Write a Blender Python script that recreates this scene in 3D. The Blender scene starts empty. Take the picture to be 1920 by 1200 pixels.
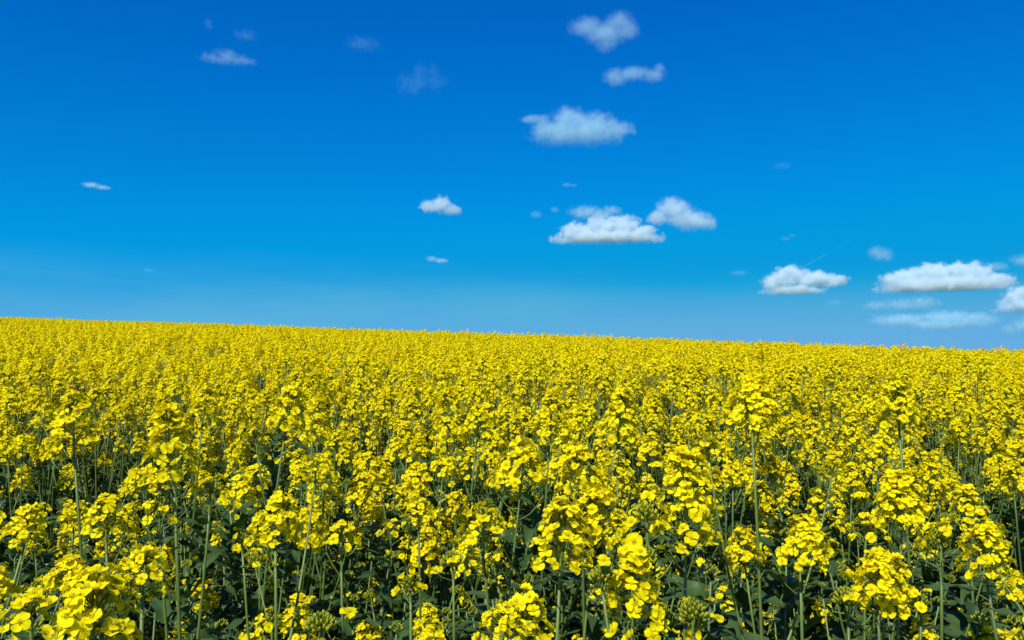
import bpy, math, random
import numpy as np
from mathutils import Vector, Matrix, Quaternion

S = bpy.context.scene
C = S.collection
R = math.radians

# ------------------------------------------------------------------ camera, sky, sun, exposure
FPX = 1507.0                      # focal length in pixels of the 1920 px wide photograph
EYE = Vector((0.0, 0.0, 1.53))
PITCH = math.atan(65.0 / FPX)     # eye level lies 65 px below the middle of the picture
cam_d = bpy.data.cameras.new('camera')
cam_d.sensor_width = 36.0
cam_d.lens = FPX / 1920.0 * 36.0
cam_d.clip_start = 0.02
cam_d.clip_end = 60000.0
cam = bpy.data.objects.new('camera', cam_d)
C.objects.link(cam)
cam.location = EYE
cam.rotation_euler = (math.pi / 2 + PITCH, 0, 0)
S.camera = cam

SUN_EL, SUN_AZ = 50.0, 207.0      # degrees; azimuth clockwise from the view direction: behind the left shoulder
w = bpy.data.worlds.new('World')
S.world = w
w.use_nodes = True
nt = w.node_tree
bg = nt.nodes['Background']
sky = nt.nodes.new('ShaderNodeTexSky')
sky.sky_type = 'NISHITA'
sky.sun_disc = False
sky.sun_elevation = R(SUN_EL)
sky.sun_rotation = R(SUN_AZ)
sky.altitude = 600.0
sky.air_density = 1.0
sky.dust_density = 0.25
sky.ozone_density = 3.0
hs = nt.nodes.new('ShaderNodeHueSaturation')
hs.inputs['Hue'].default_value = 0.498
hs.inputs['Saturation'].default_value = 1.42
hs.inputs['Value'].default_value = 1.0
nt.links.new(sky.outputs[0], hs.inputs['Color'])
SKY = 0.105                       # background strength; the tone curve below works on the sky as exposed
def scaled(sock, f):
    v = nt.nodes.new('ShaderNodeVectorMath'); v.operation = 'SCALE'; v.inputs['Scale'].default_value = f
    nt.links.new(sock, v.inputs[0]); return v.outputs[0]
crv = nt.nodes.new('ShaderNodeRGBCurve')
crv.mapping.use_clip = False
def set_curve(i, pts):
    c = crv.mapping.curves[i]
    while len(c.points) < len(pts): c.points.new(.5, .5)
    for p, (x, y) in zip(c.points, pts): p.location = (x, y); p.handle_type = 'AUTO_CLAMPED'
set_curve(0, [(0, 0), (.05, .0005), (.16, .001), (.34, .006), (.50, .060), (1, .16)])
set_curve(1, [(0, 0), (.138, .130), (.243, .220), (.43, .316), (.60, .335), (.752, .385), (1, .43)])
set_curve(2, [(0, 0), (.376, .54), (.546, .68), (.70, .755), (.80, .73), (1, .70)])
crv.mapping.update()
nt.links.new(scaled(hs.outputs[0], SKY), crv.inputs['Color'])
# a thin veil of high cloud low down on the left
tcw = nt.nodes.new('ShaderNodeTexCoord'); sep = nt.nodes.new('ShaderNodeSeparateXYZ'); nt.links.new(tcw.outputs['Generated'], sep.inputs[0])
mpw = nt.nodes.new('ShaderNodeMapping'); mpw.inputs['Scale'].default_value = (2.2, 2.2, 15.0); mpw.inputs['Rotation'].default_value = (0, R(6), 0)
nt.links.new(tcw.outputs['Generated'], mpw.inputs[0])
nzw = nt.nodes.new('ShaderNodeTexNoise'); nzw.inputs['Scale'].default_value = 1.3; nzw.inputs['Detail'].default_value = 5; nzw.inputs['Roughness'].default_value = .55
nt.links.new(mpw.outputs[0], nzw.inputs['Vector'])
def mrange(sock, a, b, c, d):
    m = nt.nodes.new('ShaderNodeMapRange'); m.interpolation_type = 'SMOOTHSTEP'
    for i, v in enumerate((a, b, c, d)): m.inputs[i + 1].default_value = v
    nt.links.new(sock, m.inputs[0]); return m.outputs[0]
def wmul(a, b):
    m = nt.nodes.new('ShaderNodeMath'); m.operation = 'MULTIPLY'
    nt.links.new(a, m.inputs[0]); nt.links.new(b, m.inputs[1]); return m.outputs[0]
veil = wmul(wmul(mrange(nzw.outputs['Fac'], .15, .85, 0, 1), mrange(sep.outputs['Z'], .130, .035, 0, 1)), mrange(sep.outputs['X'], .30, -.05, .15, 1))
mixw = nt.nodes.new('ShaderNodeMix'); mixw.data_type = 'RGBA'; mixw.inputs[7].default_value = (.11, .46, .72, 1)
vf = nt.nodes.new('ShaderNodeMath'); vf.operation = 'MULTIPLY'; vf.inputs[1].default_value = 1.0; nt.links.new(veil, vf.inputs[0])
nt.links.new(vf.outputs[0], mixw.inputs[0]); nt.links.new(crv.outputs[0], mixw.inputs[6])
nt.links.new(scaled(mixw.outputs[2], 1 / SKY), bg.inputs['Color'])
bg.inputs['Strength'].default_value = SKY / 1.19     # the exposure below

sun_d = bpy.data.lights.new('sun', 'SUN')
sun_d.energy = 5.0
sun_d.angle = R(0.53)
sun_d.color = (1.0, 0.975, 0.90)
sun = bpy.data.objects.new('sun', sun_d)
C.objects.link(sun)
sdir = Vector((math.sin(R(SUN_AZ)) * math.cos(R(SUN_EL)), math.cos(R(SUN_AZ)) * math.cos(R(SUN_EL)), math.sin(R(SUN_EL))))
sun.rotation_euler = sdir.to_track_quat('Z', 'Y').to_euler()

S.view_settings.view_transform = 'Standard'
S.view_settings.look = 'None'
S.view_settings.gamma = 1.0
S.view_settings.exposure = 0.25
S.render.engine = 'CYCLES'
S.cycles.max_bounces = 10
S.cycles.diffuse_bounces = 3
S.cycles.glossy_bounces = 2
S.cycles.transmission_bounces = 4
S.cycles.transparent_max_bounces = 8
S.cycles.volume_bounces = 5
S.cycles.volume_step_rate = 0.6
S.cycles.use_denoising = True

# ------------------------------------------------------------------ helpers
def ray(px, py):
    v = Vector(((px - 960.0) / FPX, (600.0 - py) / FPX, -1.0))
    return cam.rotation_euler.to_matrix() @ v

def at(px, py, depth):
    """the point of the place seen at a picture position, `depth` metres ahead"""
    r = ray(px, py)
    return EYE + r * (depth / r.y)

def project(p):
    q = cam.rotation_euler.to_matrix().transposed() @ (Vector(p) - EYE)
    if q.z > -1e-3:
        return None
    return 960 + FPX * q.x / -q.z, 600 - FPX * q.y / -q.z

def tag(o, label=None, cat=None, group=None, kind=None):
    if label: o['label'] = label
    if cat: o['category'] = cat
    if group: o['group'] = group
    if kind: o['kind'] = kind
    return o

class Builder:
    """collects faces and builds one mesh from them"""
    def __init__(s):
        s.v, s.f, s.m, s.al, s.ti, s.n = [], [], [], [], [], 0
        s.mats = []
    def add(s, V, F, mat, along=None, tint=0.5, M=None):
        V = np.asarray(V, float)
        if M is not None:
            A = np.array(M)
            V = V @ A[:3, :3].T + A[:3, 3]
        if mat not in s.mats: s.mats.append(mat)
        mi = s.mats.index(mat)
        s.v.append(V)
        for f in F:
            s.f.append([i + s.n for i in f])
            s.m.append(mi)
        s.al.append(np.zeros(len(V)) if along is None else np.asarray(along, float))
        s.ti.append(np.full(len(V), tint) if np.isscalar(tint) else np.asarray(tint, float))
        s.n += len(V)
    def merge(s, b, M=None, dt=0.0):
        A = np.array(M) if M is not None else None
        V = np.concatenate(b.v)
        if A is not None: V = V @ A[:3, :3].T + A[:3, 3]
        remap = []
        for mt in b.mats:
            if mt not in s.mats: s.mats.append(mt)
            remap.append(s.mats.index(mt))
        s.v.append(V)
        s.f += [[i + s.n for i in f] for f in b.f]
        s.m += [remap[i] for i in b.m]
        s.al.append(np.concatenate(b.al)); s.ti.append(np.concatenate(b.ti) + dt)
        s.n += len(V)
    def mesh(s, name):
        me = bpy.data.meshes.new(name)
        V = np.concatenate(s.v)
        me.from_pydata(V.tolist(), [], s.f)
        for mt in s.mats: me.materials.append(MAT[mt])
        me.polygons.foreach_set('material_index', np.array(s.m, np.int32))
        me.polygons.foreach_set('use_smooth', np.ones(len(s.f), bool))
        a = me.attributes.new('along', 'FLOAT', 'POINT'); a.data.foreach_set('value', np.concatenate(s.al).astype(np.float32))
        a = me.attributes.new('tint', 'FLOAT', 'POINT'); a.data.foreach_set('value', np.concatenate(s.ti).astype(np.float32))
        me.update()
        return me

def frame(z, pos=(0, 0, 0), roll=0.0, sc=1.0):
    """matrix whose Z axis points along z"""
    q = Vector(z).to_track_quat('Z', 'Y')
    return Matrix.Translation(pos) @ q.to_matrix().to_4x4() @ Matrix.Rotation(roll, 4, 'Z') @ Matrix.Scale(sc, 4)

def tube(b, pts, rad, mat, sides=5, tint=0.5, cap=True):
    pts = [Vector(p) for p in pts]
    V, F, al = [], [], []
    n = len(pts)
    prev = None
    for i, p in enumerate(pts):
        d = (pts[min(i + 1, n - 1)] - pts[max(i - 1, 0)]).normalized()
        if prev is None:
            ref = Vector((1, 0, 0)) if abs(d.x) < 0.8 else Vector((0, 1, 0))
            a = d.cross(ref).normalized()
        else:
            a = (prev - d * prev.dot(d)).normalized()
        prev = a
        c = d.cross(a)
        r = rad[i] if hasattr(rad, '__len__') else rad
        for k in range(sides):
            t = 2 * math.pi * k / sides
            V.append(p + (a * math.cos(t) + c * math.sin(t)) * r)
            al.append(i / (n - 1))
    for i in range(n - 1):
        for k in range(sides):
            F.append((i * sides + k, i * sides + (k + 1) % sides, (i + 1) * sides + (k + 1) % sides, (i + 1) * sides + k))
    if cap:
        F.append(tuple((n - 1) * sides + k for k in range(sides)))
    b.add([tuple(v) for v in V], F, mat, al, tint)

# ------------------------------------------------------------------ materials
MAT = {}
def newmat(name):
    m = bpy.data.materials.new(name)
    m.use_nodes = True
    n = m.node_tree
    for x in list(n.nodes): n.nodes.remove(x)
    MAT[name] = m
    return m, n, n.nodes.new, n.links.new

def attr(n, name):
    a = n.nodes.new('ShaderNodeAttribute'); a.attribute_name = name
    return a.outputs['Fac']

def math_node(n, op, a, b=None, c=None, clamp=False):
    m = n.nodes.new('ShaderNodeMath'); m.operation = op; m.use_clamp = clamp
    for i, x in enumerate((a, b, c)):
        if x is None: continue
        if hasattr(x, 'is_output') or hasattr(x, 'links'): n.links.new(x, m.inputs[i])
        else: m.inputs[i].default_value = x
    return m.outputs[0]

def mixcol(n, fac, a, b):
    m = n.nodes.new('ShaderNodeMix'); m.data_type = 'RGBA'
    for sock, x in ((m.inputs[0], fac), (m.inputs[6], a), (m.inputs[7], b)):
        if hasattr(x, 'is_output'): n.links.new(x, sock)
        elif isinstance(x, tuple): sock.default_value = (*x, 1)
        else: sock.default_value = x
    return m.outputs[2]

def noise(n, scale, detail=2, coord='Object', rough=0.5):
    tc = n.nodes.new('ShaderNodeTexCoord')
    t = n.nodes.new('ShaderNodeTexNoise')
    t.inputs['Scale'].default_value = scale; t.inputs['Detail'].default_value = detail; t.inputs['Roughness'].default_value = rough
    n.links.new(tc.outputs[coord], t.inputs['Vector'])
    return t.outputs['Fac']

def leafy(name, col, rough, transl, transl_col, spec=0.4):
    m, n, N, L = newmat(name)
    out = N('ShaderNodeOutputMaterial'); p = N('ShaderNodeBsdfPrincipled'); t = N('ShaderNodeBsdfTranslucent'); mx = N('ShaderNodeMixShader')
    c = col(n)
    L(c, p.inputs['Base Color'])
    p.inputs['Roughness'].default_value = rough
    p.inputs['Specular IOR Level'].default_value = spec
    tcn = N('ShaderNodeMix'); tcn.data_type = 'RGBA'; tcn.blend_type = 'MULTIPLY'; tcn.inputs[0].default_value = 1.0
    L(c, tcn.inputs[6]); tcn.inputs[7].default_value = (*transl_col, 1)
    L(tcn.outputs[2], t.inputs['Color'])
    mx.inputs[0].default_value = transl
    L(p.outputs[0], mx.inputs[1]); L(t.outputs[0], mx.inputs[2]); L(mx.outputs[0], out.inputs['Surface'])
    return m

def petal_col(n):
    a = attr(n, 'along'); t = attr(n, 'tint')
    oi = n.nodes.new('ShaderNodeObjectInfo')
    f = math_node(n, 'ADD', math_node(n, 'MULTIPLY', t, 0.7), math_node(n, 'MULTIPLY', oi.outputs['Random'], 0.3))
    base = mixcol(n, f, (0.90, 0.72, 0.001), (0.93, 0.87, 0.004))
    base = mixcol(n, math_node(n, 'MULTIPLY', noise(n, 260, 3), 0.3), base, (0.86, 0.66, 0.002))
    throat = math_node(n, 'SUBTRACT', 1.0, math_node(n, 'MULTIPLY', a, 3.2), clamp=True)
    return mixcol(n, math_node(n, 'MULTIPLY', throat, 0.35), base, (0.66, 0.52, 0.006))
leafy('petal', petal_col, 0.6, 0.42, (1.0, 0.95, 0.4), 0.08)

def bud_col(n):
    return mixcol(n, attr(n, 'tint'), (0.10, 0.17, 0.012), (0.50, 0.46, 0.015))
leafy('bud', bud_col, 0.5, 0.12, (1, 1, 0.5), 0.3)

def stem_col(n):
    oi = n.nodes.new('ShaderNodeObjectInfo')
    c = mixcol(n, attr(n, 'tint'), (0.055, 0.10, 0.014), (0.20, 0.28, 0.035))
    return mixcol(n, math_node(n, 'MULTIPLY', noise(n, 18, 3), 0.6), c, (0.10, 0.15, 0.05))
leafy('stem', stem_col, 0.45, 0.04, (1, 1, 0.6), 0.4)

def leaf_col(n):
    oi = n.nodes.new('ShaderNodeObjectInfo')
    f = math_node(n, 'ADD', math_node(n, 'MULTIPLY', attr(n, 'tint'), 0.6), math_node(n, 'MULTIPLY', oi.outputs['Random'], 0.4))
    c = mixcol(n, f, (0.018, 0.044, 0.010), (0.072, 0.128, 0.034))
    c = mixcol(n, math_node(n, 'MULTIPLY', noise(n, 45, 4), 0.5), c, (0.04, 0.075, 0.015))
    rib = math_node(n, 'SUBTRACT', 1.0, math_node(n, 'MULTIPLY', attr(n, 'along'), 9.0), clamp=True)   # along = distance from the midrib
    return mixcol(n, math_node(n, 'MULTIPLY', rib, 0.55), c, (0.17, 0.24, 0.08))
leafy('leaf', leaf_col, 0.40, 0.14, (1.2, 1.6, 0.4), 0.24)

m, n, N, L = newmat('soil')
out = N('ShaderNodeOutputMaterial'); p = N('ShaderNodeBsdfPrincipled')
soil = mixcol(n, noise(n, 3.0, 6), (0.028, 0.021, 0.014), (0.075, 0.058, 0.038))
tg = N('ShaderNodeTexCoord'); ln = N('ShaderNodeVectorMath'); ln.operation = 'LENGTH'; L(tg.outputs['Object'], ln.inputs[0])
far = N('ShaderNodeMapRange'); far.inputs[1].default_value = 24; far.inputs[2].default_value = 30; L(ln.outputs['Value'], far.inputs[0])
carpet = mixcol(n, noise(n, 4.0, 8, rough=.8), (0.16, 0.17, 0.01), (0.72, 0.58, 0.006))       # the same crop over the brow, from afar
land = N('ShaderNodeMapRange'); land.inputs[1].default_value = 350; land.inputs[2].default_value = 420; L(ln.outputs['Value'], land.inputs[0])
country = mixcol(n, noise(n, .004, 4), (0.035, 0.06, 0.03), (0.09, 0.12, 0.06))                  # farmland far below, over the brow
L(mixcol(n, land.outputs[0], mixcol(n, far.outputs[0], soil, carpet), country), p.inputs['Base Color'])
p.inputs['Roughness'].default_value = 0.95
bp = N('ShaderNodeBump'); bp.inputs['Strength'].default_value = 0.7; bp.inputs['Distance'].default_value = 0.05
L(noise(n, 14.0, 6), bp.inputs['Height']); L(bp.outputs[0], p.inputs['Normal']); L(p.outputs[0], out.inputs['Surface'])

# ------------------------------------------------------------------ the ground: a slope that rises and rolls over into a crest
SLOPE = 0.065
def crest_k(t):
    t = max(-0.80, min(0.80, t))
    y = 625.0 + 30.5 * (t / 0.637)                 # picture height of the crest in that direction
    e = (665.0 - y) / FPX
    return ((SLOPE - e) / 2) ** 2 / 0.245
def ground(x, y):
    if y <= 0: return 0.0
    k = crest_k(x / math.sqrt(y * y + 2.0))
    y1 = (SLOPE + 0.12) / (2 * k)
    z = SLOPE * y - k * y * y if y < y1 else SLOPE * y1 - k * y1 * y1 - 0.12 * (y - y1)
    return max(z, -45.0)
def crest_dist(t):
    return math.sqrt(0.245 / crest_k(t))

def axis(lim, near, step):
    a = [0.0]
    while a[-1] < lim:
        a.append(a[-1] + (step if a[-1] < near else max(step, a[-1] * 0.13)))
    return a
xa = axis(9000, 8, 0.5); xs = [-v for v in reversed(xa[1:])] + xa
ya = axis(16000, 20, 0.5); ys = [-9000, -3000, -800, -200, -50, -10, -3] + ya
V = [(x, y, ground(x, y) + (0.012 * math.sin(x * 9.1) * math.cos(y * 7.3) if abs(x) < 20 and abs(y) < 30 else 0)) for y in ys for x in xs]
nx = len(xs)
F = [(j * nx + i, j * nx + i + 1, (j + 1) * nx + i + 1, (j + 1) * nx + i) for j in range(len(ys) - 1) for i in range(nx - 1)]
me = bpy.data.meshes.new('ground'); me.from_pydata(V, [], F); me.materials.append(MAT['soil'])
me.polygons.foreach_set('use_smooth', np.ones(len(F), bool))
go = bpy.data.objects.new('ground', me); C.objects.link(go); tag(go, kind='structure')

# ------------------------------------------------------------------ flowers, heads, leaves
def petal(rng, op, hi=True):
    """one petal in the plane of +X, rising by the opening angle op (0 = flat, 1 = closed)"""
    if hi:
        us = [0, .16, .34, .52, .70, .86, .96, 1.0]; vs = [-1, -.55, 0, .55, 1]
    else:
        us = [0, .35, .70, 1.0]; vs = [-1, 0, 1]
    L = rng.uniform(.0092, .0112); W = rng.uniform(.0052, .0064)
    wid = lambda u: W * (0.16 + 0.10 * u if u < .16 else min(1.0, 0.18 + 0.82 * math.sin(min(1, (u - .16) / .56) * math.pi / 2) ** 1.4) * math.sqrt(max(0.0, 1 - max(0, (u - .62) / .40) ** 2.4)) + 0.04)
    curl = rng.uniform(-.3, .5); ph = rng.uniform(0, 6.28); amp = rng.uniform(.0003, .0009); tw = rng.uniform(-.25, .25)
    V, al = [], []
    base_up = R(18 + 62 * op)
    for u in us:
        for v in vs:
            x = L * u; y = wid(u) * v
            a = base_up * (1 - .55 * u) - curl * u * u
            X = x * math.cos(a); Z = x * math.sin(a) + .0016 * (v * v) * u * 1.1 + amp * math.sin(ph + v * 2.6 + u * 4) * u
            V.append((X, y * math.cos(tw), Z + y * math.sin(tw)))
            al.append(u)
    c = len(vs)
    F = [(i * c + j, (i + 1) * c + j, (i + 1) * c + j + 1, i * c + j + 1) for i in range(len(us) - 1) for j in range(c - 1)]
    return V, F, al

def ellipsoid(l, r, seg=6, rings=4):
    V = [(0, 0, -l)]
    for i in range(1, rings):
        a = -math.pi / 2 + math.pi * i / rings
        for k in range(seg):
            t = 2 * math.pi * k / seg
            V.append((r * math.cos(a) * math.cos(t), r * math.cos(a) * math.sin(t), l * math.sin(a)))
    V.append((0, 0, l)); F = []
    for k in range(seg): F.append((0, 1 + (k + 1) % seg, 1 + k))
    for i in range(rings - 2):
        for k in range(seg):
            a, b = 1 + i * seg + k, 1 + i * seg + (k + 1) % seg
            F.append((a, b, b + seg, a + seg))
    o = 1 + (rings - 2) * seg
    for k in range(seg): F.append((o + k, o + (k + 1) % seg, len(V) - 1))
    return V, F

def flower(rng, op, hi=True):
    b = Builder()
    t = rng.uniform(.15, 1.0)
    for k in range(4):
        V, F, al = petal(rng, op, hi)
        b.add(V, F, 'petal', al, min(1, t + rng.uniform(-.1, .1)), Matrix.Rotation(k * math.pi / 2 + rng.uniform(-.22, .22), 4, 'Z'))
    if hi:
        for k in range(6):                           # stamens round a pistil
            a = k * math.pi / 3
            q = Vector((.0016 * math.cos(a), .0016 * math.sin(a), 0))
            tube(b, [q, q * 1.5 + Vector((0, 0, .0045))], .0003, 'bud', 3, 1.0)
            V, F = ellipsoid(.0010, .0006, 4, 3); b.add(V, F, 'petal', None, .25, Matrix.Translation(q * 1.5 + Vector((0, 0, .005))))
        tube(b, [(0, 0, -.001), (0, 0, .0055)], [.0008, .0006], 'bud', 4, .9)
        for k in range(4):                           # sepals
            V = [(0, -.001, -.001), (0, .001, -.001), (.0045, .0006, -.0004), (.0045, -.0006, -.0004)]
            b.add(V, [(0, 1, 2, 3)], 'bud', None, .75, Matrix.Rotation(k * math.pi / 2 + .78, 4, 'Z'))
    else:
        V, F = ellipsoid(.002, .0014, 4, 3); b.add(V, F, 'bud', None, .8, Matrix.Translation((0, 0, .002)))
    return b

rngF = random.Random(5)
FLOWERS_HI = [flower(rngF, o) for o in (.0, .10, .2, .3, .4, .55, .8, 0.05, .25, .15)]
FLOWERS_LO = [flower(rngF, o, False) for o in (.0, .10, .2, .3, .4, .55, .8, 0.05, .25, .15)]

GA = 2.39996
def head_layout(rng, nfl, length, nbud, spread=1.0):
    """flower matrices, pedicels (with pods low down) and buds of a raceme whose axis is +Z and whose lowest flower stalk is at z=0"""
    fl, ped, bud = [], [], []
    for i in range(nfl):
        f = (i + .5) / nfl                           # 0 = lowest, oldest
        z = length * f ** 0.9
        a = i * GA + rng.uniform(-.3, .3)
        el = R(12 + 52 * f ** 1.5 + rng.uniform(-10, 10))
        pl = (.029 - .011 * f) * rng.uniform(.85, 1.2) * spread
        d = Vector((math.cos(a) * math.cos(el), math.sin(a) * math.cos(el), math.sin(el)))
        p0 = Vector((0, 0, z)); p1 = p0 + d * pl * .6; p2 = p0 + d * pl + Vector((0, 0, .003))
        nrm = (d * rng.uniform(.7, 1.1) + Vector((0, 0, rng.uniform(.25, .8))) + Vector((rng.gauss(0, .38), rng.gauss(0, .38), rng.gauss(0, .15)))).normalized()
        k = rng.choice((0, 1, 2, 3, 4, 7, 8, 9)) if f < .85 else rng.choice((4, 5, 6))
        if f < .15 and rng.random() < .35: k = 6
        if rng.random() > .12: fl.append((k, frame(nrm, p2, rng.uniform(0, 6.28), rng.uniform(.72, .92) * (1 - .12 * f))))
        ped.append((p0, p1, p2))
    for i in range(nbud):
        f = (i + .5) / nbud
        a = i * GA; rr = .0125 * math.sqrt(1 - f) * spread
        z = length + .002 + .013 * f + rng.uniform(-.001, .001)
        p = Vector((rr * math.cos(a), rr * math.sin(a), z))
        d = Vector((math.cos(a) * (1 - f) * .9, math.sin(a) * (1 - f) * .9, 1)).normalized()
        bud.append((p, d, 1.15 - .5 * f, (1 - f)))
    return fl, ped, bud

def bud_mesh(rng, bud, length, tone):
    b = Builder()
    for p, d, s, f in bud:
        V, F = ellipsoid(.0036 * s, .0017 * s, 6, 4)
        b.add(V, F, 'bud', None, min(1, max(0, tone + .45 * f * rng.random() + rng.uniform(-.15, .15))), frame(d, p))
        tube(b, [(0, 0, length * .9), p - d * .003 * s], .0005, 'bud', 3, .3, False)
    return b

def axis_mesh(ped, length, rng, pods=5):
    b = Builder()
    tube(b, [(0, 0, -.002), (0, 0, length * .5), (0, 0, length * 1.03)], [.0022, .0018, .0012], 'stem', 5, .7)
    for p0, p1, p2 in ped:
        tube(b, [p0, p1, p2], .00055, 'stem', 3, .9, False)
    for i in range(pods):                            # bare stalks and young pods below the open flowers
        a = i * GA + 1; z = -.006 - .008 * i
        d = Vector((math.cos(a), math.sin(a), .55)).normalized()
        p0 = Vector((0, 0, z)); p1 = p0 + d * .018; l = rng.uniform(.006, .024)
        tube(b, [p0, p1, p1 + d * l * .6 + Vector((0, 0, l * .3)), p1 + d * l + Vector((0, 0, l * .7))], [.0006, .0007, .0010, .0004], 'stem', 4, .8)
    return b

class Head: pass
def make_head(seed, nfl, length, nbud, tone=.45, spread=1.0, pods=5):
    rng = random.Random(seed); h = Head()
    h.layout = head_layout(rng, nfl, length, nbud, spread)
    h.length = length
    fl, ped, bud = h.layout
    ax = axis_mesh(ped, length, rng, pods)
    hi, lo = Builder(), Builder()
    hi.merge(ax)
    for k, M in fl:
        dt = rng.uniform(-.2, .1)
        hi.merge(FLOWERS_HI[k], M, dt); lo.merge(FLOWERS_LO[k], M, dt)
    bb = bud_mesh(rng, bud, length, tone)
    h.mesh = hi.mesh('flower_head'); h.axis = ax.mesh('flower_stalks'); h.buds = bb.mesh('bud_cluster')
    h.lo = lo
    lo2 = Builder()
    for p, d, s, f in bud[::2]:
        V, F = ellipsoid(.0045 * s, .0025 * s, 4, 3); lo2.add(V, F, 'bud', None, min(1, tone + .3 * f), frame(d, p))
    h.lo.merge(lo2)
    return h
HEADS = [make_head(1, 56, .052, 22), make_head(2, 70, .070, 20), make_head(3, 48, .042, 24), make_head(4, 74, .086, 18, .5),
         make_head(5, 44, .036, 24, .5, 1.1), make_head(6, 62, .055, 16, .6, 1.1), make_head(7, 56, .060, 20), make_head(8, 44, .045, 22, .4, 1.1)]
SMALL = [make_head(11, 12, .025, 24, .35, .9, 3), make_head(12, 8, .020, 26, .3, .85, 2), make_head(13, 15, .030, 22, .45, .9, 4), make_head(14, 10, .03, 24, .4, .9, 3)]
BUDS = [make_head(21, 2, .012, 40, .25, 1.0, 2), make_head(22, 3, .015, 46, .35, 1.15, 2), make_head(23, 1, .010, 34, .2, .9, 2)]
ALLH = {'H': HEADS, 'S': SMALL, 'B': BUDS}
GLOBE = make_head(31, 92, .058, 10, .8, 1.15)
BIG = make_head(32, 70, .060, 30, .5, 1.18)
FLOWER_ME = [f.mesh('flower') for f in FLOWERS_HI]

def leaf(rng, L, W, droop, lobed=0.0):
    us = np.linspace(0, 1, 11); vs = [-1, -.6, -.12, .12, .6, 1]
    V, al, ti = [], [], []
    ph = rng.uniform(0, 6); t = rng.random(); tw = rng.uniform(-.5, .5)
    pts = []; a = R(rng.uniform(25, 60)); p = Vector((0, 0, 0))
    for i, u in enumerate(us):
        pts.append((p.copy(), a))
        p += Vector((math.cos(a), 0, math.sin(a))) * L / 10
        a -= droop / 10 * (0.4 + 1.2 * u)
    for i, u in enumerate(us):
        q, a = pts[i]
        wd = W * max(.03, (math.sin(math.pi * (u * .93 + .05) ** .75)) ** .9)
        if lobed: wd *= 1 + lobed * math.sin(u * 24) * .5 - .25 * lobed
        for v in vs:
            y = wd * v
            z = abs(v) * wd * .32 + .22 * W * math.sin(ph + u * 15 + v * 1.5) * abs(v)
            roll = tw * u
            yy = y * math.cos(roll) - z * math.sin(roll); zz = y * math.sin(roll) + z * math.cos(roll)
            V.append((q.x - zz * math.sin(a), yy, q.z + zz * math.cos(a)))
            al.append(abs(v)); ti.append(t)
    c = len(vs)
    F = [(i * c + j, (i + 1) * c + j, (i + 1) * c + j + 1, i * c + j + 1) for i in range(10) for j in range(c - 1)]
    b = Builder(); b.add(V, F, 'leaf', al, ti)
    return b
rngL = random.Random(8)
LEAVES = [leaf(rngL, rngL.uniform(.07, .12), rngL.uniform(.009, .016), R(rngL.uniform(50, 130))) for _ in range(9)]     # clasping stem leaves
BIGL = [leaf(rngL, rngL.uniform(.12, .19), rngL.uniform(.020, .034), R(rngL.uniform(70, 140)), l) for l in (0, 0, .5, .9, .3, .7)]
LEAF_ME = [b.mesh('leaf') for b in LEAVES]; BIGL_ME = [b.mesh('leaf') for b in BIGL]

# ------------------------------------------------------------------ a plant: stem with branches, leaves, heads
def curve(p0, p1, p2, n):
    return [(p0 * (1 - t) ** 2 + p1 * 2 * t * (1 - t) + p2 * t * t) for t in [i / n for i in range(n + 1)]]

class Plant:
    def __init__(s): s.stem = Builder(); s.leaves = []; s.heads = []
    def limb(s, pts, r0, r1, tint=.4):
        nn = len(pts)
        tube(s.stem, pts, [r0 + (r1 - r0) * i / (nn - 1) for i in range(nn)], 'stem', 6, tint)

def add_leaf(P, rng, p, az, big=False, sc=1.0):
    ms = BIGL_ME if big else LEAF_ME
    k = rng.randrange(len(ms))
    M = Matrix.Translation(p) @ Matrix.Rotation(az, 4, 'Z') @ Matrix.Rotation(rng.uniform(-.2, .2), 4, 'X') @ Matrix.Scale(sc * rng.uniform(.8, 1.2), 4)
    P.leaves.append((big, k, M))

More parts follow.
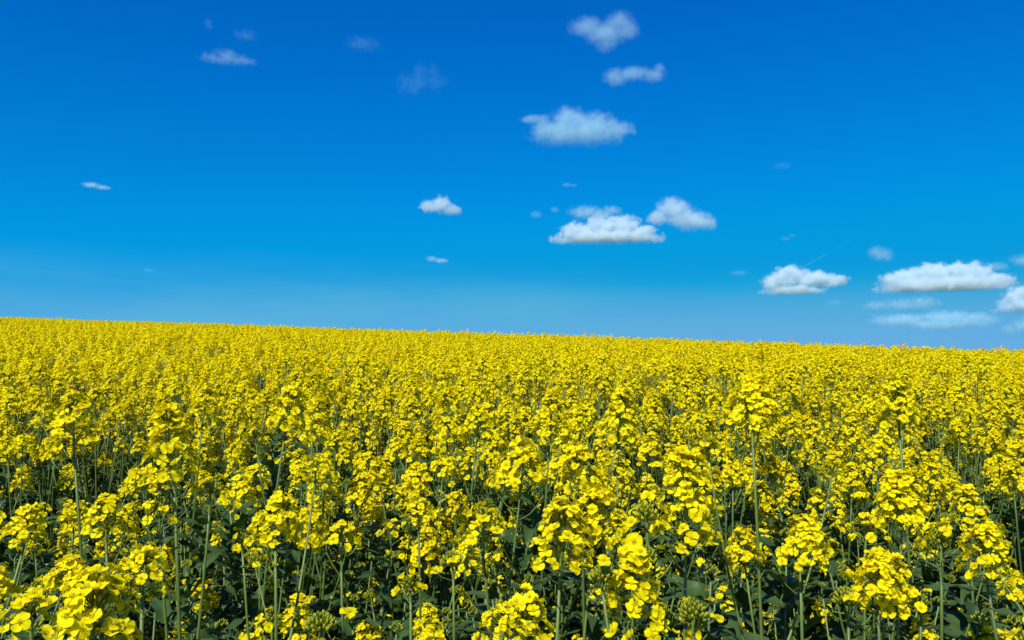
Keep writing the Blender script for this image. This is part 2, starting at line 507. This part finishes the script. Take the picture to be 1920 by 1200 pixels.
def grow(rng, top, nbr, main=None, sizes=1.0, targets=(), nleaf=6, stem_tint=None, low=.48):
    """plant in its own frame (base at the origin). top = where the stem ends and the main head starts. targets = [(point, head)] of branches"""
    P = Plant()
    top = Vector(top)
    H = top.z
    tint = rng.uniform(.0, .55) if stem_tint is None else stem_tint
    bow = Vector((rng.gauss(0, .03), rng.gauss(0, .03), 0))
    pts = curve(Vector((0, 0, -.03)), Vector((top.x * .35, top.y * .35, H * .5)) + bow, top, 10)
    P.limb(pts, .0042 * sizes, .0019, tint)
    up = (pts[-1] - pts[-2]).normalized()
    def pos(z):
        for i in range(10):
            if pts[i + 1].z >= z: return pts[i].lerp(pts[i + 1], (z - pts[i].z) / max(1e-6, pts[i + 1].z - pts[i].z))
        return pts[-1]
    if main is not None:
        P.heads.append((main, frame(up + Vector((rng.gauss(0, .06), rng.gauss(0, .06), 0)), top, rng.uniform(0, 6.28), rng.uniform(.92, 1.1) * sizes)))
    todo = [(Vector(p), h) for p, h in targets]
    az = rng.uniform(0, 6.28)
    for i in range(nbr):
        az += GA + rng.uniform(-.4, .4)
        zt = H * rng.uniform(.80, 1.0)
        rad = rng.uniform(.06, .21)
        h = rng.choice(HEADS) if rng.random() < .55 else (rng.choice(SMALL) if rng.random() < .72 else rng.choice(BUDS))
        todo.append((pos(zt) * 1.0 + Vector((rad * math.cos(az), rad * math.sin(az), 0)), h))
    for tgt, h in todo:
        base = pos(max(H * low, tgt.z - rng.uniform(.24, .50)))
        out = Vector((tgt.x - base.x, tgt.y - base.y, 0))
        mid = base + out * .62 + Vector((0, 0, (tgt.z - base.z) * .42))
        bp = curve(base, mid, tgt, 6)
        P.limb(bp, .0025 * sizes, .0014, min(1, tint + .1))
        P.heads.append((h, frame((bp[-1] - bp[-2]).normalized() + Vector((0, 0, .5)), tgt, rng.uniform(0, 6.28), rng.uniform(.8, 1.1) * sizes)))
        add_leaf(P, rng, base, math.atan2(out.y, out.x) + rng.uniform(-.3, .3))
        if rng.random() < .6:
            q = bp[rng.randrange(2, 5)]
            add_leaf(P, rng, q, math.atan2(out.y, out.x) + rng.uniform(-1.2, 1.2), sc=.6)
    for i in range(nleaf):
        z = H * (.30 + .50 * (i + rng.random()) / nleaf)
        add_leaf(P, rng, pos(z), i * GA + rng.uniform(-.4, .4), big=z < H * .62, sc=1.0)
    return P

def link(name, me, parent, M):
    o = bpy.data.objects.new(name, me); C.objects.link(o); o.parent = parent; o.matrix_local = M
    return o

def place(P, loc, rz=0.0, sc=1.0, stem_me=None, split=()):
    """a plant as an Empty with its stem, leaves and flower heads; heads listed in `split` get each flower as a sub-part"""
    root = bpy.data.objects.new('rapeseed_plant', None)
    root.empty_display_size = .05
    C.objects.link(root)
    root.location = loc; root.rotation_euler = (0, 0, rz); root.scale = (sc, sc, sc)
    link('stem', stem_me or P.stem.mesh('stem'), root, Matrix())
    for big, k, M in P.leaves: link('leaf', (BIGL_ME if big else LEAF_ME)[k], root, M)
    for i, (h, M) in enumerate(P.heads):
        if i in split:
            hd = link('flower_head', h.axis, root, M)
            for k, FM in h.layout[0]: link('flower', FLOWER_ME[k], hd, FM)
        else:
            hd = link('flower_head', h.mesh, root, M)
        link('bud_cluster', h.buds, hd, Matrix())
    return root

def copy_plant(src, loc, rz, sc):
    r = src.copy(); C.objects.link(r); r.location = loc; r.rotation_euler = (0, 0, rz); r.scale = (sc, sc, sc)
    for ch in KIDS[src.name]:
        c = ch.copy(); C.objects.link(c); c.parent = r
        for g in KIDS.get(ch.name, ()):
            d = g.copy(); C.objects.link(d); d.parent = c
    return r
KIDS = {}
def index_kids(root):
    for ch in root.children_recursive:
        KIDS.setdefault(ch.parent.name, []).append(ch)

GROUP = 'rapeseed plants in the flowering crop'
boxes = []                                            # picture areas of the foreground heads, kept clear of other plants in front

def hero(px, py, d, label, head, size=1.0, lean=(0, 0), branches=(), nbr=0, split=True, nleaf=6, seed=0, tint=None):
    rng = random.Random(1000 + seed + int(px))
    h = head
    c = at(px, py, d)                                 # middle of the head
    top = c - Vector((0, 0, h.length * .55 * size))
    if lean == (0, 0): lean = (rng.gauss(0, .07), rng.gauss(0, .05))
    bx, by = top.x + lean[0], top.y + lean[1]
    base = Vector((bx, by, ground(bx, by)))
    tg = []
    for (qx, qy, dd, hh) in branches:
        q = at(qx, qy, d + dd) - Vector((0, 0, hh.length * .55))
        tg.append((q - base, hh))
    P = grow(rng, top - base, nbr, h, size, tg, nleaf, tint)
    P.heads[0] = (h, frame(Vector((rng.gauss(0, .08), rng.gauss(0, .08), 1)), top - base, rng.uniform(0, 6.28), size))
    root = place(P, base, split=(0,) if split else ())
    tag(root, label, 'plant', GROUP)
    r = FPX * .045 * size / d
    boxes.append((px - r, py - r, px + r, py + r, d))
    return root

H, SM, BU = HEADS, SMALL, BUDS
hero(168, 1196, .58, 'nearest rapeseed plant, its largest yellow flowers cut by the bottom edge', BIG, .92, (.02, .0), nbr=0, branches=[(60, 1165, .03, SM[2])])
hero(268, 1078, .80, 'small yellow rapeseed head rising just behind the nearest big flower cluster', H[4], .75, nbr=1)
hero(328, 845, 1.02, 'tall rapeseed plant with long ragged yellow head on a bare vertical stem', H[3], 1.0, (.01, .0), branches=[(393, 940, .02, SM[0]), (300, 965, .0, SM[3])], tint=.4)
hero(200, 985, 1.10, 'rapeseed plant with flat drooping head left of the tall ragged headed stem', H[2], .95, nbr=2)
hero(517, 985, 1.08, 'rapeseed plant with lone mid height head and crossing side stems', H[0], .95, branches=[(455, 1020, .0, SM[1]), (590, 890, .2, SM[2])], tint=.4)
hero(640, 1020, 1.3, 'short rapeseed plant with small loose head right of the crossing side stems', SM[2], 1.1, nbr=2, split=False)
hero(785, 970, 1.3, 'short rapeseed plant with small round head over dark leaves', H[4], .8, nbr=2)
hero(905, 1000, 1.18, 'rapeseed plant with sparse half opened head showing green buds on top', SM[2], 1.3, branches=[(975, 900, .1, H[2])], nbr=1)
hero(1050, 1020, .95, 'rapeseed plant with broad sunlit head of many open flowers', BIG, 1.0, branches=[(1110, 980, .03, H[0])], nbr=1)
hero(1090, 895, 1.2, 'rapeseed plant with full rounded head directly above the broad sunlit head', H[5], 1.0, nbr=2)
hero(1185, 1125, .82, 'low rapeseed plant with loose hanging flowers and a green bud knot', H[1], 1.0, branches=[(1130, 1095, -.02, BU[1]), (1215, 1060, .05, BU[0])], nbr=0)
hero(942, 1185, .92, 'rapeseed plant whose small head just clears the bottom edge beside lobed leaves', H[4], .8, nbr=1)
hero(770, 1112, 1.15, 'low green budded rapeseed plant with only three open flowers', SM[1], 1.0, nbr=1, split=False)
hero(850, 1068, 1.2, 'rapeseed plant still in tight green bud among the dark leaves', BU[1], 1.2, nbr=1, split=False)
hero(1285, 950, 1.0, 'rapeseed plant with tallest stacked column of yellow flowers on a thick stem', H[3], 1.15, branches=[(1215, 1000, -.05, SM[3])], tint=.45)
hero(1410, 770, 1.12, 'tallest rapeseed plant, forking below its round head into two slanting branches', GLOBE, .95, (-.02, .0), branches=[(1330, 850, .0, SM[2]), (1555, 900, .1, SM[0])], tint=.4, nleaf=4)
hero(1690, 948, 1.18, 'rapeseed plant with one dense perfectly round yellow ball of flowers', GLOBE, .98, branches=[], tint=.6)
hero(1685, 765, 1.32, 'tall rapeseed plant with ragged head standing behind the dense round ball', H[6], 1.0, (.01, 0), nbr=2, tint=.4)
hero(1500, 1030, 1.08, 'rapeseed plant with half green half yellow domed head', BIG, .85, nbr=1)
hero(1645, 1092, 1.12, 'low rapeseed plant with flat topped head below the dense round ball', H[2], 1.0, nbr=1)
hero(1850, 1050, 1.02, 'rapeseed plant with wide head of open flowers and slanting stem under it', BIG, .9, (.06, 0), nbr=1)
hero(1765, 1035, 1.1, 'rapeseed plant with few four petalled flowers round a green bud knot', SM[0], 1.2, nbr=1)
hero(1815, 960, 1.3, 'rapeseed plant with thin two part head above the wide open head', H[7], .9, nbr=2)
hero(1622, 1005, 1.3, 'rapeseed plant with small lopsided head between the domed head and the ball', SM[2], 1.1, nbr=1)
hero(1727, 1142, 1.1, 'smallest rapeseed plant with a few yellow flowers low beside the ball stem', SM[1], .9, nbr=0)
hero(140, 800, 1.3, 'tall rapeseed plant with shaggy head and dark stem on the far left', H[1], 1.05, nbr=1, tint=.2)
hero(535, 775, 1.45, 'tall rapeseed plant with narrow head above the lone mid height head', H[6], 1.05, nbr=1, tint=.3)
hero(380, 765, 1.9, 'tall rapeseed plant with wide flat head standing behind the tall ragged one', H[0], 1.1, nbr=2, split=False, tint=.2)
hero(600, 1192, .85, 'green budded rapeseed head peeping over the bottom edge left of centre', BU[1], 1.1, nbr=0, split=False)
hero(1590, 1142, 1.1, 'low rapeseed plant in green bud with pale knobbly top among leaves', BU[1], 1.3, nbr=1, split=False)
hero(1300, 1165, .95, 'rapeseed plant with two green bud knots beside the thick stem', BU[0], 1.2, branches=[(1250, 1180, .0, BU[2])], split=False)
hero(45, 1000, 1.25, 'rapeseed plant with slanting stem and drooping flowers at the left edge', H[7], .9, (-.1, 0), nbr=2)
hero(1030, 790, 1.5, 'rapeseed plant with slim upright head in the middle of the crop', H[1], 1.0, nbr=2, split=False)
hero(510, 1180, 1.25, 'rapeseed plant with half hidden low flowers under the lone mid height head', SM[3], 1.0, nbr=1, split=False)
N_HERO = len(boxes)

# ------------------------------------------------------------------ the other plants one can tell apart
rng = random.Random(77)
PROTO = []
for i in range(14):
    Ht = rng.uniform(1.10, 1.19)
    PROTO.append((grow(rng, (rng.gauss(0, .05), rng.gauss(0, .05), Ht), rng.choice((4, 4, 5, 5)), rng.choice(HEADS), 1.0, (), 7), Ht))

def spots(dens, y0, y1, tmax, seed, hole=True):
    r = random.Random(seed); st = 1 / math.sqrt(dens); out = []
    y = y0
    while y < y1:
        X = tmax * y + .6
        x = -X
        while x < X:
            out.append((x + r.uniform(-.5, .5) * st, y + r.uniform(-.5, .5) * st)); x += st
        y += st
    r.shuffle(out)
    return out

def clear(P, loc, rz, sc):
    """true when no head of the plant comes in front of a foreground head"""
    M = Matrix.Translation(loc) @ Matrix.Rotation(rz, 4, 'Z') @ Matrix.Scale(sc, 4)
    for h, HM in P.heads:
        c = M @ HM @ Vector((0, 0, h.length * .5))
        if c.y < .8: return False
        q = project(c); r = FPX * .04 / c.y
        for (a, b, c2, d2, dd) in boxes:
            if c.y < dd + .12 and q[0] + r > a and q[0] - r < c2 and q[1] + r > b and q[1] - r < d2: return False
    return True

DENS = 24.0
def limit(t): return 1.9 * crest_dist(t) + 6
cand = []
for (x, y) in spots(DENS, 1.05, 3.2, .95, 3) + spots(DENS * 1.4, 3.2, 5, .95, 6) + spots(DENS * 2.1, 5, 8, .95, 4) + spots(DENS * 3.2, 8, 60, .95, 5):
    t = x / y
    if y > limit(t): continue
    d = math.hypot(x, y)
    cand.append((y, x))
cand.sort()
rng = random.Random(12)
protos_used = {}
crop = []                                             # (x, y, kind, rz, scale) of the mass beyond
count = 0
lows = []
def patch(x, y):                                      # uneven growth over the field
    return .5 + .25 * math.sin(x * 1.3 + 1.7 * math.sin(y * .6)) + .25 * math.sin(y * 1.1 + 2 * math.sin(x * .5 + 1))
def label_for(x, y):
    if y < 1.9:
        return ('rapeseed plant crowded among the tall foreground stems, %s of the front row' % ('left end' if x < -.35 else 'right end' if x > .35 else 'middle'))
    if y < 2.9: return 'flowering rapeseed plant packed into the dense crop just behind the front row'
    return 'small looking rapeseed plant in the dense yellow rows well behind the front stems'
for (y, x) in cand:
    k = rng.randrange(len(PROTO)); P, Ht = PROTO[k]
    rz = rng.uniform(0, 6.28)
    sc = (1.0 + (.10 if y < 4 else .04) * (patch(x, y) - .5) + max(-.06, min(.06, rng.gauss(0, .032 if y < 4 else .015)))) * (.97 if y < 1.6 else 1.0)
    if patch(x * 1.7 + 4, y * 1.4) < .10 and y > 1.6: sc *= .86
    loc = Vector((x, y, ground(x, y)))
    if rng.random() < (.58 if y < 1.7 else .10 if y < 3 else 0) + (.35 if patch(x * 2.3 + 1, y * 1.9) < .24 and y < 7 else 0): continue
    inview = abs(x) < .66 * y + .05
    if y < 2.0 and not clear(P, loc, rz, sc):
        sc *= .84
        if not clear(P, loc, rz, sc): continue
    if inview and count < 300 - N_HERO:
        if k not in protos_used:
            r0 = place(P, loc, rz, sc); index_kids(r0); protos_used[k] = r0
        else:
            r0 = copy_plant(protos_used[k], loc, rz, sc)
        tag(r0, label_for(x, y), 'plant', GROUP)
        count += 1
    else:
        crop.append((x, y, loc.z, k, rz, sc))

# ------------------------------------------------------------------ the mass of the crop, and the leaves under it
def scatter(name, points, protos, label, cat):
    """one object: prototypes set out over points by geometry nodes"""
    coll = bpy.data.collections.new(name + '_kinds')
    for i, me in enumerate(protos):
        coll.objects.link(bpy.data.objects.new('%s_kind_%02d' % (name, i), me))
    me = bpy.data.meshes.new(name)
    me.from_pydata([(p[0], p[1], p[2]) for p in points], [], [])
    for nm, ty, vals in (('pick', 'INT', [p[3] for p in points]), ('turn', 'FLOAT', [p[4] for p in points]), ('size', 'FLOAT', [p[5] for p in points])):
        a = me.attributes.new(nm, ty, 'POINT'); a.data.foreach_set('value', vals)
    ng = bpy.data.node_groups.new(name, 'GeometryNodeTree')
    ng.interface.new_socket('Geometry', in_out='INPUT', socket_type='NodeSocketGeometry')
    ng.interface.new_socket('Geometry', in_out='OUTPUT', socket_type='NodeSocketGeometry')
    N = ng.nodes.new; L = ng.links.new
    gi, gout = N('NodeGroupInput'), N('NodeGroupOutput')
    ci = N('GeometryNodeCollectionInfo'); ci.inputs['Collection'].default_value = coll
    ci.inputs['Separate Children'].default_value = True; ci.inputs['Reset Children'].default_value = True
    iop = N('GeometryNodeInstanceOnPoints'); iop.inputs['Pick Instance'].default_value = True
    def named(nm, ty):
        a = N('GeometryNodeInputNamedAttribute'); a.data_type = ty; a.inputs['Name'].default_value = nm
        return [o for o in a.outputs if o.enabled and o.name == 'Attribute'][0]
    cx = N('ShaderNodeCombineXYZ'); L(named('turn', 'FLOAT'), cx.inputs['Z'])
    er = N('FunctionNodeEulerToRotation'); L(cx.outputs[0], er.inputs[0])
    L(gi.outputs[0], iop.inputs['Points']); L(ci.outputs[0], iop.inputs['Instance']); L(named('pick', 'INT'), iop.inputs['Instance Index'])
    L(er.outputs[0], iop.inputs['Rotation']); L(named('size', 'FLOAT'), iop.inputs['Scale'])
    L(iop.outputs[0], gout.inputs[0])
    o = bpy.data.objects.new(name, me); C.objects.link(o)
    md = o.modifiers.new('spread', 'NODES'); md.node_group = ng
    return tag(o, label, cat, kind='stuff')

def whole(P, hi=False):
    b = Builder(); b.merge(P.stem)
    for big, k, M in P.leaves: b.merge((BIGL if big else LEAVES)[k], M)
    for h, M in P.heads: b.merge(h.lo, M)
    return b.mesh('rapeseed_mass')
scatter('rapeseed_crop', crop, [whole(P) for P, _ in PROTO], 'dense mass of yellow flowering rapeseed reaching back to the crest of the field', 'crop')

rng = random.Random(31)
shoots = []
for i in range(8):
    P = Plant(); Hs = rng.uniform(.75, 1.0)
    top = Vector((rng.gauss(0, .05), rng.gauss(0, .05), Hs))
    pts = curve(Vector((0, 0, -.02)), Vector((0, 0, Hs * .5)), top, 6)
    P.limb(pts, .0035, .0014, rng.uniform(.1, .6))
    for j in range(44):
        z = .30 + .70 * ((j + rng.random()) / 44) ** .75
        i0 = min(5, int(z * 6)); q = pts[i0].lerp(pts[i0 + 1], z * 6 - i0)
        add_leaf(P, rng, q, j * GA + rng.uniform(-.5, .5), big=z < .85 and rng.random() < .4, sc=rng.uniform(.5, .95))
    P.heads.append((rng.choice(BUDS + BUDS + SMALL), frame(pts[-1] - pts[-2], top, 0, .8)))
    for j in range(6):
        a = rng.uniform(0, 6.28); rr = rng.uniform(.04, .15); q = top + Vector((rr * math.cos(a), rr * math.sin(a), -rng.uniform(.0, .28)))
        k0 = pts[rng.randrange(1, 5)]
        P.limb([k0, k0.lerp(q, .55), q], .002, .0012, rng.uniform(.4, 1))
        P.heads.append((rng.choice(BUDS) if rng.random() < .75 else rng.choice(SMALL), frame(Vector((0, 0, 1)), q, 0, rng.uniform(.4, .8))))
    shoots.append(whole(P))
under = []
for (x, y) in spots(34, .95, 9, .95, 9):
    if y > limit(x / y): continue
    under.append((x, y, ground(x, y), rng.randrange(8), rng.uniform(0, 6.28), rng.uniform(.92, 1.16) if y < 2.4 else rng.uniform(.86, 1.0)))
for (x, y) in spots(30, .95, 2.4, .95, 19):
    under.append((x, y, ground(x, y), rng.randrange(8), rng.uniform(0, 6.28), rng.uniform(.98, 1.22)))
scatter('leafy_undergrowth', under, shoots, 'dark blue green leaves and budding shoots filling the gaps under the flowers', 'undergrowth')

# ------------------------------------------------------------------ clouds: real volumes at their own distance over the field
CLOUD_BASE = 900.0
def cloud(px, py, wpx, hpx, label, blobs, tau=6.0, flat=None, soft=.22, amp=.55, nscale=3.2, name='cloud', bottom=None, group='small clouds in the blue sky', thick=.7):
    """blobs: (x, z, rx, rz) in units of half the width / half the height of the cloud"""
    el = (665.0 - (py + hpx * .4)) / FPX
    dist = CLOUD_BASE / max(el, .034)
    c = at(px, py, dist)
    hw, hh = wpx / 2 / FPX * dist, hpx / 2 / FPX * dist
    blobs = [(bx, bz, rx * 1.22, rz * 1.22) for bx, bz, rx, rz in blobs]
    soft *= 1.75; wpx *= .92 if tau > 3 else .96; tau *= .8 if tau > 1 else .95; nscale *= 1.1
    me = bpy.data.meshes.new(name)
    # hull: one closed surface round all blobs
    seg, rings = 36, 20
    V, F = [], []
    bl = [(bx * hw, bz * hh, rx * hw * 1.1, rz * hh * 1.12) for bx, bz, rx, rz in blobs]
    ry = lambda rx, rz: thick * (rx + rz) / 2
    def exitdist(d):
        best = .12 * min(hw, hh)
        for bx, bz, rx, rz in bl:
            q = ry(rx, rz)
            A = (d[0] / rx) ** 2 + (d[1] / q) ** 2 + (d[2] / rz) ** 2
            B = -2 * (d[0] * bx / rx ** 2 + d[2] * bz / rz ** 2)
            Cc = (bx / rx) ** 2 + (bz / rz) ** 2 - 1
            D = B * B - 4 * A * Cc
            if D > 0: best = max(best, (-B + math.sqrt(D)) / (2 * A))
        return best
    for i in range(rings + 1):
        ph = math.pi * i / rings
        for k in range(seg if 0 < i < rings else 1):
            th = 2 * math.pi * k / seg
            d = (math.sin(ph) * math.cos(th), math.sin(ph) * math.sin(th), math.cos(ph))
            e = exitdist(d)
            V.append([d[0] * e, d[1] * e, d[2] * e])
    idx = lambda i, k: 0 if i == 0 else (len(V) - 1 if i == rings else 1 + (i - 1) * seg + k % seg)
    for i in range(rings):
        for k in range(seg):
            f = [idx(i, k), idx(i + 1, k), idx(i + 1, k + 1), idx(i, k + 1)]
            g = []
            for q in f:
                if q not in g: g.append(q)
            F.append(g)
    me.from_pydata(V, [], F)
    o = bpy.data.objects.new(name, me); C.objects.link(o)
    o.location = c
    o.rotation_euler = (0, 0, -math.atan2(c.x, c.y))
    tag(o, label, 'cloud', group)
    m = bpy.data.materials.new('cloud'); m.use_nodes = True
    n = m.node_tree
    for x in list(n.nodes): n.nodes.remove(x)
    N = n.nodes.new; L = n.links.new
    out = N('ShaderNodeOutputMaterial'); pv = N('ShaderNodeVolumePrincipled'); tc = N('ShaderNodeTexCoord')
    unit = N('ShaderNodeVectorMath'); unit.operation = 'MULTIPLY'; unit.inputs[1].default_value = (1 / hw, 1 / hw, 1 / hh)
    L(tc.outputs['Object'], unit.inputs[0])
    val = None
    for bx, bz, rx, rz in blobs:
        a = N('ShaderNodeVectorMath'); a.operation = 'MULTIPLY_ADD'
        q = thick * (rx * hw + rz * hh) / 2 / hw
        a.inputs[1].default_value = (1 / rx, 1 / q, 1 / rz); a.inputs[2].default_value = (-bx / rx, 0, -bz / rz)
        L(unit.outputs[0], a.inputs[0])
        ln = N('ShaderNodeVectorMath'); ln.operation = 'LENGTH'; L(a.outputs[0], ln.inputs[0])
        s = math_node(n, 'SUBTRACT', 1.0, ln.outputs['Value'])
        val = s if val is None else math_node(n, 'SMOOTH_MAX', val, s, .12)
    nz = N('ShaderNodeTexNoise'); nz.inputs['Scale'].default_value = nscale / hh * .55; nz.inputs['Detail'].default_value = 7.0; nz.inputs['Roughness'].default_value = .62
    off = N('ShaderNodeVectorMath'); off.operation = 'ADD'; off.inputs[1].default_value = (px * 37.0, py * 11.0, px * 3.0)
    L(tc.outputs['Object'], off.inputs[0]); L(off.outputs[0], nz.inputs['Vector'])
    val = math_node(n, 'MULTIPLY_ADD', math_node(n, 'SUBTRACT', nz.outputs['Fac'], .525), amp * 3.1, val)
    if bottom is not None:                             # flat condensation level
        sp = N('ShaderNodeSeparateXYZ'); L(unit.outputs[0], sp.inputs[0])
        lo = math_node(n, 'MULTIPLY', math_node(n, 'SUBTRACT', sp.outputs['Z'], bottom), .9)
        lo = math_node(n, 'MULTIPLY_ADD', math_node(n, 'SUBTRACT', nz.outputs['Fac'], .5), .35, lo)
        val = math_node(n, 'MINIMUM', val, lo)
    mr = N('ShaderNodeMapRange'); mr.interpolation_type = 'SMOOTHSTEP'
    mr.inputs['From Min'].default_value = 0.0; mr.inputs['From Max'].default_value = soft
    mr.inputs['To Max'].default_value = tau / hh
    L(val, mr.inputs['Value']); L(mr.outputs[0], pv.inputs['Density'])
    pv.inputs['Color'].default_value = (.85, .965, 1.0, 1) if tau > 1.5 else (.66, .93, 1.0, 1) if tau > .6 else (.40, .84, 1.0, 1); pv.inputs['Anisotropy'].default_value = 0.0
    L(pv.outputs[0], out.inputs['Volume'])
    me.materials.append(m)
    return o

cloud(1135, 60, 142, 84, 'white heart shaped cloud, highest of the solid white ones', [(-.5, .28, .5, .52), (.38, .42, .42, .5), (0, -.05, .62, .6), (.0, -.5, .34, .45), (.5, 0, .42, .5)], 1.3, soft=.5, amp=.4)
cloud(1188, 140, 122, 48, 'small cloud with a hooked arm just below the heart shaped cloud', [(-.55, -.1, .42, .8), (.0, .1, .6, .6), (.6, -.1, .42, .6), (.8, .4, .22, .5)], .75, soft=.5, amp=.4)
cloud(1085, 240, 210, 84, 'large white cloud with humped top and wispy left tip below the hooked one', [(-.15, .35, .36, .62), (-.5, -.1, .42, .6), (.25, .0, .5, .62), (.62, -.15, .36, .5), (-.85, .45, .25, .22), (0, -.35, .75, .5)], 1.7, bottom=-.85, soft=.4)
cloud(824, 388, 86, 42, 'small white dome shaped cloud alone left of centre', [(.05, .2, .5, .75), (-.5, 0, .38, .6), (.5, -.3, .48, .5)], 2.6, bottom=-.85, soft=.35)
cloud(1140, 432, 200, 60, 'long white flat bottomed cloud, lower of the stacked pair', [(-.55, -.2, .38, .7), (-.1, .25, .34, .7), (.3, .2, .32, .7), (.6, -.2, .3, .5), (0, -.5, .95, .45)], 4.0, bottom=-.85, soft=.3, amp=.65)
cloud(1115, 398, 110, 34, 'faint grey cloud resting above the long flat bottomed one', [(-.3, 0, .6, .8), (.55, .15, .4, .55), (.1, -.2, .6, .6)], .9, soft=.5)
cloud(1275, 406, 132, 72, 'white two lobed cloud beside the stacked pair', [(-.2, .4, .45, .6), (-.6, .0, .38, .45), (.1, -.1, .55, .5), (.4, -.3, .5, .5), (.7, -.4, .3, .45)], 2.4, bottom=-.88, soft=.35)
cloud(1515, 526, 168, 62, 'bright white cloud with left hump and thin tail near the horizon', [(-.35, .35, .38, .6), (-.65, -.1, .34, .6), (.15, .05, .45, .5), (.6, -.05, .3, .35), (-.3, -.65, .65, .4)], 4.5, bottom=-.9, soft=.28, amp=.6)
cloud(1768, 523, 222, 62, 'widest white loaf shaped cloud near the horizon', [(-.55, .0, .38, .7), (-.1, .35, .42, .65), (.35, .25, .4, .7), (.75, -.2, .3, .5), (0, -.35, .95, .55)], 4.0, bottom=-.85, soft=.3, amp=.6)
cloud(1750, 601, 220, 42, 'long thin grey cloud lowest above the yellow crest', [(-.5, .1, .5, .6), (.2, .2, .5, .7), (.6, .0, .4, .7), (.1, -.3, .6, .6)], 1.2, soft=.45)
cloud(1690, 570, 140, 34, 'pale grey cloud under the widest loaf shaped one', [(-.6, -.1, .38, .6), (.0, .0, .5, .7), (.5, .1, .45, .8)], .65, soft=.5)
cloud(1938, 563, 125, 62, 'white rounded cloud cut off at the right edge', [(-.3, .2, .5, .7), (.3, .35, .6, .6), (0, -.35, .95, .6)], 4.5, bottom=-.8, soft=.3)
cloud(1650, 476, 52, 40, 'grey block shaped cloudlet above the widest loaf shaped cloud', [(-.3, .2, .6, .7), (.35, -.1, .55, .7), (0, 0, .7, .7)], .75, soft=.5, amp=.4)
cloud(1900, 495, 90, 42, 'grey ragged cloud at the right edge above the rounded one', [(-.55, -.2, .42, .5), (.4, .3, .6, .6)], .8, soft=.5)
cloud(1915, 612, 76, 44, 'pale low cloud at the right edge beneath the rounded one', [(.2, .1, .7, .7), (-.5, -.2, .4, .5)], 1.0, soft=.5)
cloud(180, 349, 54, 16, 'small thin white cloud far to the left', [(-.3, .15, .6, .7), (.4, -.2, .55, .6)], 1.2, soft=.45)
cloud(819, 487, 48, 17, 'small thin white cloud below the lone dome shaped one', [(-.4, .2, .45, .7), (.3, -.2, .6, .6)], 1.0, soft=.45)
cloud(1068, 347, 36, 14, 'tiny faint streak of cloud over the stacked pair', [(-.3, .1, .6, .7), (.4, -.1, .5, .5)], .35, soft=.5)
cloud(1005, 402, 27, 17, 'tiny grey cloudlet left of the stacked pair', [(0, 0, .9, .9)], .45, soft=.5)
cloud(1040, 393, 22, 14, 'tiny grey cloudlet touching the left of the stacked pair', [(0, 0, .9, .9)], .45, soft=.5)
cloud(428, 108, 116, 44, 'wispy torn cloud high in the upper left', [(0, .05, .5, .75), (-.4, -.2, .5, .5), (.45, -.1, .45, .5)], .8, soft=.8, amp=.6)
cloud(460, 66, 64, 40, 'faint shred above the wispy torn cloud', [(0, 0, .8, .7)], .34, soft=.9, amp=.7)
cloud(785, 145, 125, 84, 'very faint veil of cloud in the upper middle', [(.2, .3, .6, .5), (-.2, -.3, .7, .5), (.5, -.1, .4, .6)], .30, soft=.9, amp=.9)
cloud(680, 82, 90, 40, 'faint smear of cloud between wispy and veil clouds', [(0, 0, .9, .8)], .26, soft=.9, amp=.8)
cloud(1467, 310, 50, 20, 'faint shred of cloud alone at right of the humped cloud', [(0, 0, .9, .8)], .14, soft=.8, amp=.7)
cloud(1478, 445, 36, 16, 'faint slanting shred of cloud above the bright humped one', [(-.3, -.3, .6, .6), (.4, .4, .5, .5)], .3, soft=.6)
cloud(1385, 512, 42, 14, 'tiny grey streak of cloud left of the bright humped one', [(0, 0, .9, .8)], .3, soft=.6)
cloud(1566, 567, 40, 18, 'tiny grey cloudlet under the tail of the bright humped cloud', [(0, 0, .9, .8)], .35, soft=.6)
cloud(279, 507, 24, 10, 'tiny pale fleck of cloud low on the left', [(0, 0, .9, .8)], .3, soft=.6)
cloud(390, 45, 28, 38, 'faint upright shred of cloud near the top left', [(0, 0, .8, .8)], .28, soft=.9, amp=.7)

# contrail
p0, p1 = at(1508, 500, 9000), at(1597, 448, 9000)
b = Builder()
pts = [p0.lerp(p1, i / 8) for i in range(9)]
m = bpy.data.materials.new('contrail'); m.use_nodes = True
n = m.node_tree
for x in list(n.nodes): n.nodes.remove(x)
out = n.nodes.new('ShaderNodeOutputMaterial'); pv = n.nodes.new('ShaderNodeVolumePrincipled')
pv.inputs['Density'].default_value = .005; pv.inputs['Color'].default_value = (.99, .99, .99, 1)
n.links.new(pv.outputs[0], out.inputs['Volume']); MAT['contrail'] = m
tube(b, pts, [8 - .6 * i for i in range(9)], 'contrail', 8)
b.f.append(list(range(7, -1, -1))); b.m.append(0)
o = bpy.data.objects.new('contrail', b.mesh('contrail')); C.objects.link(o)
tag(o, 'thin straight white contrail rising above the bright humped cloud', 'contrail')
print('plants', N_HERO + count, 'crop', len(crop), 'under', len(under), 'objects', len(S.objects))
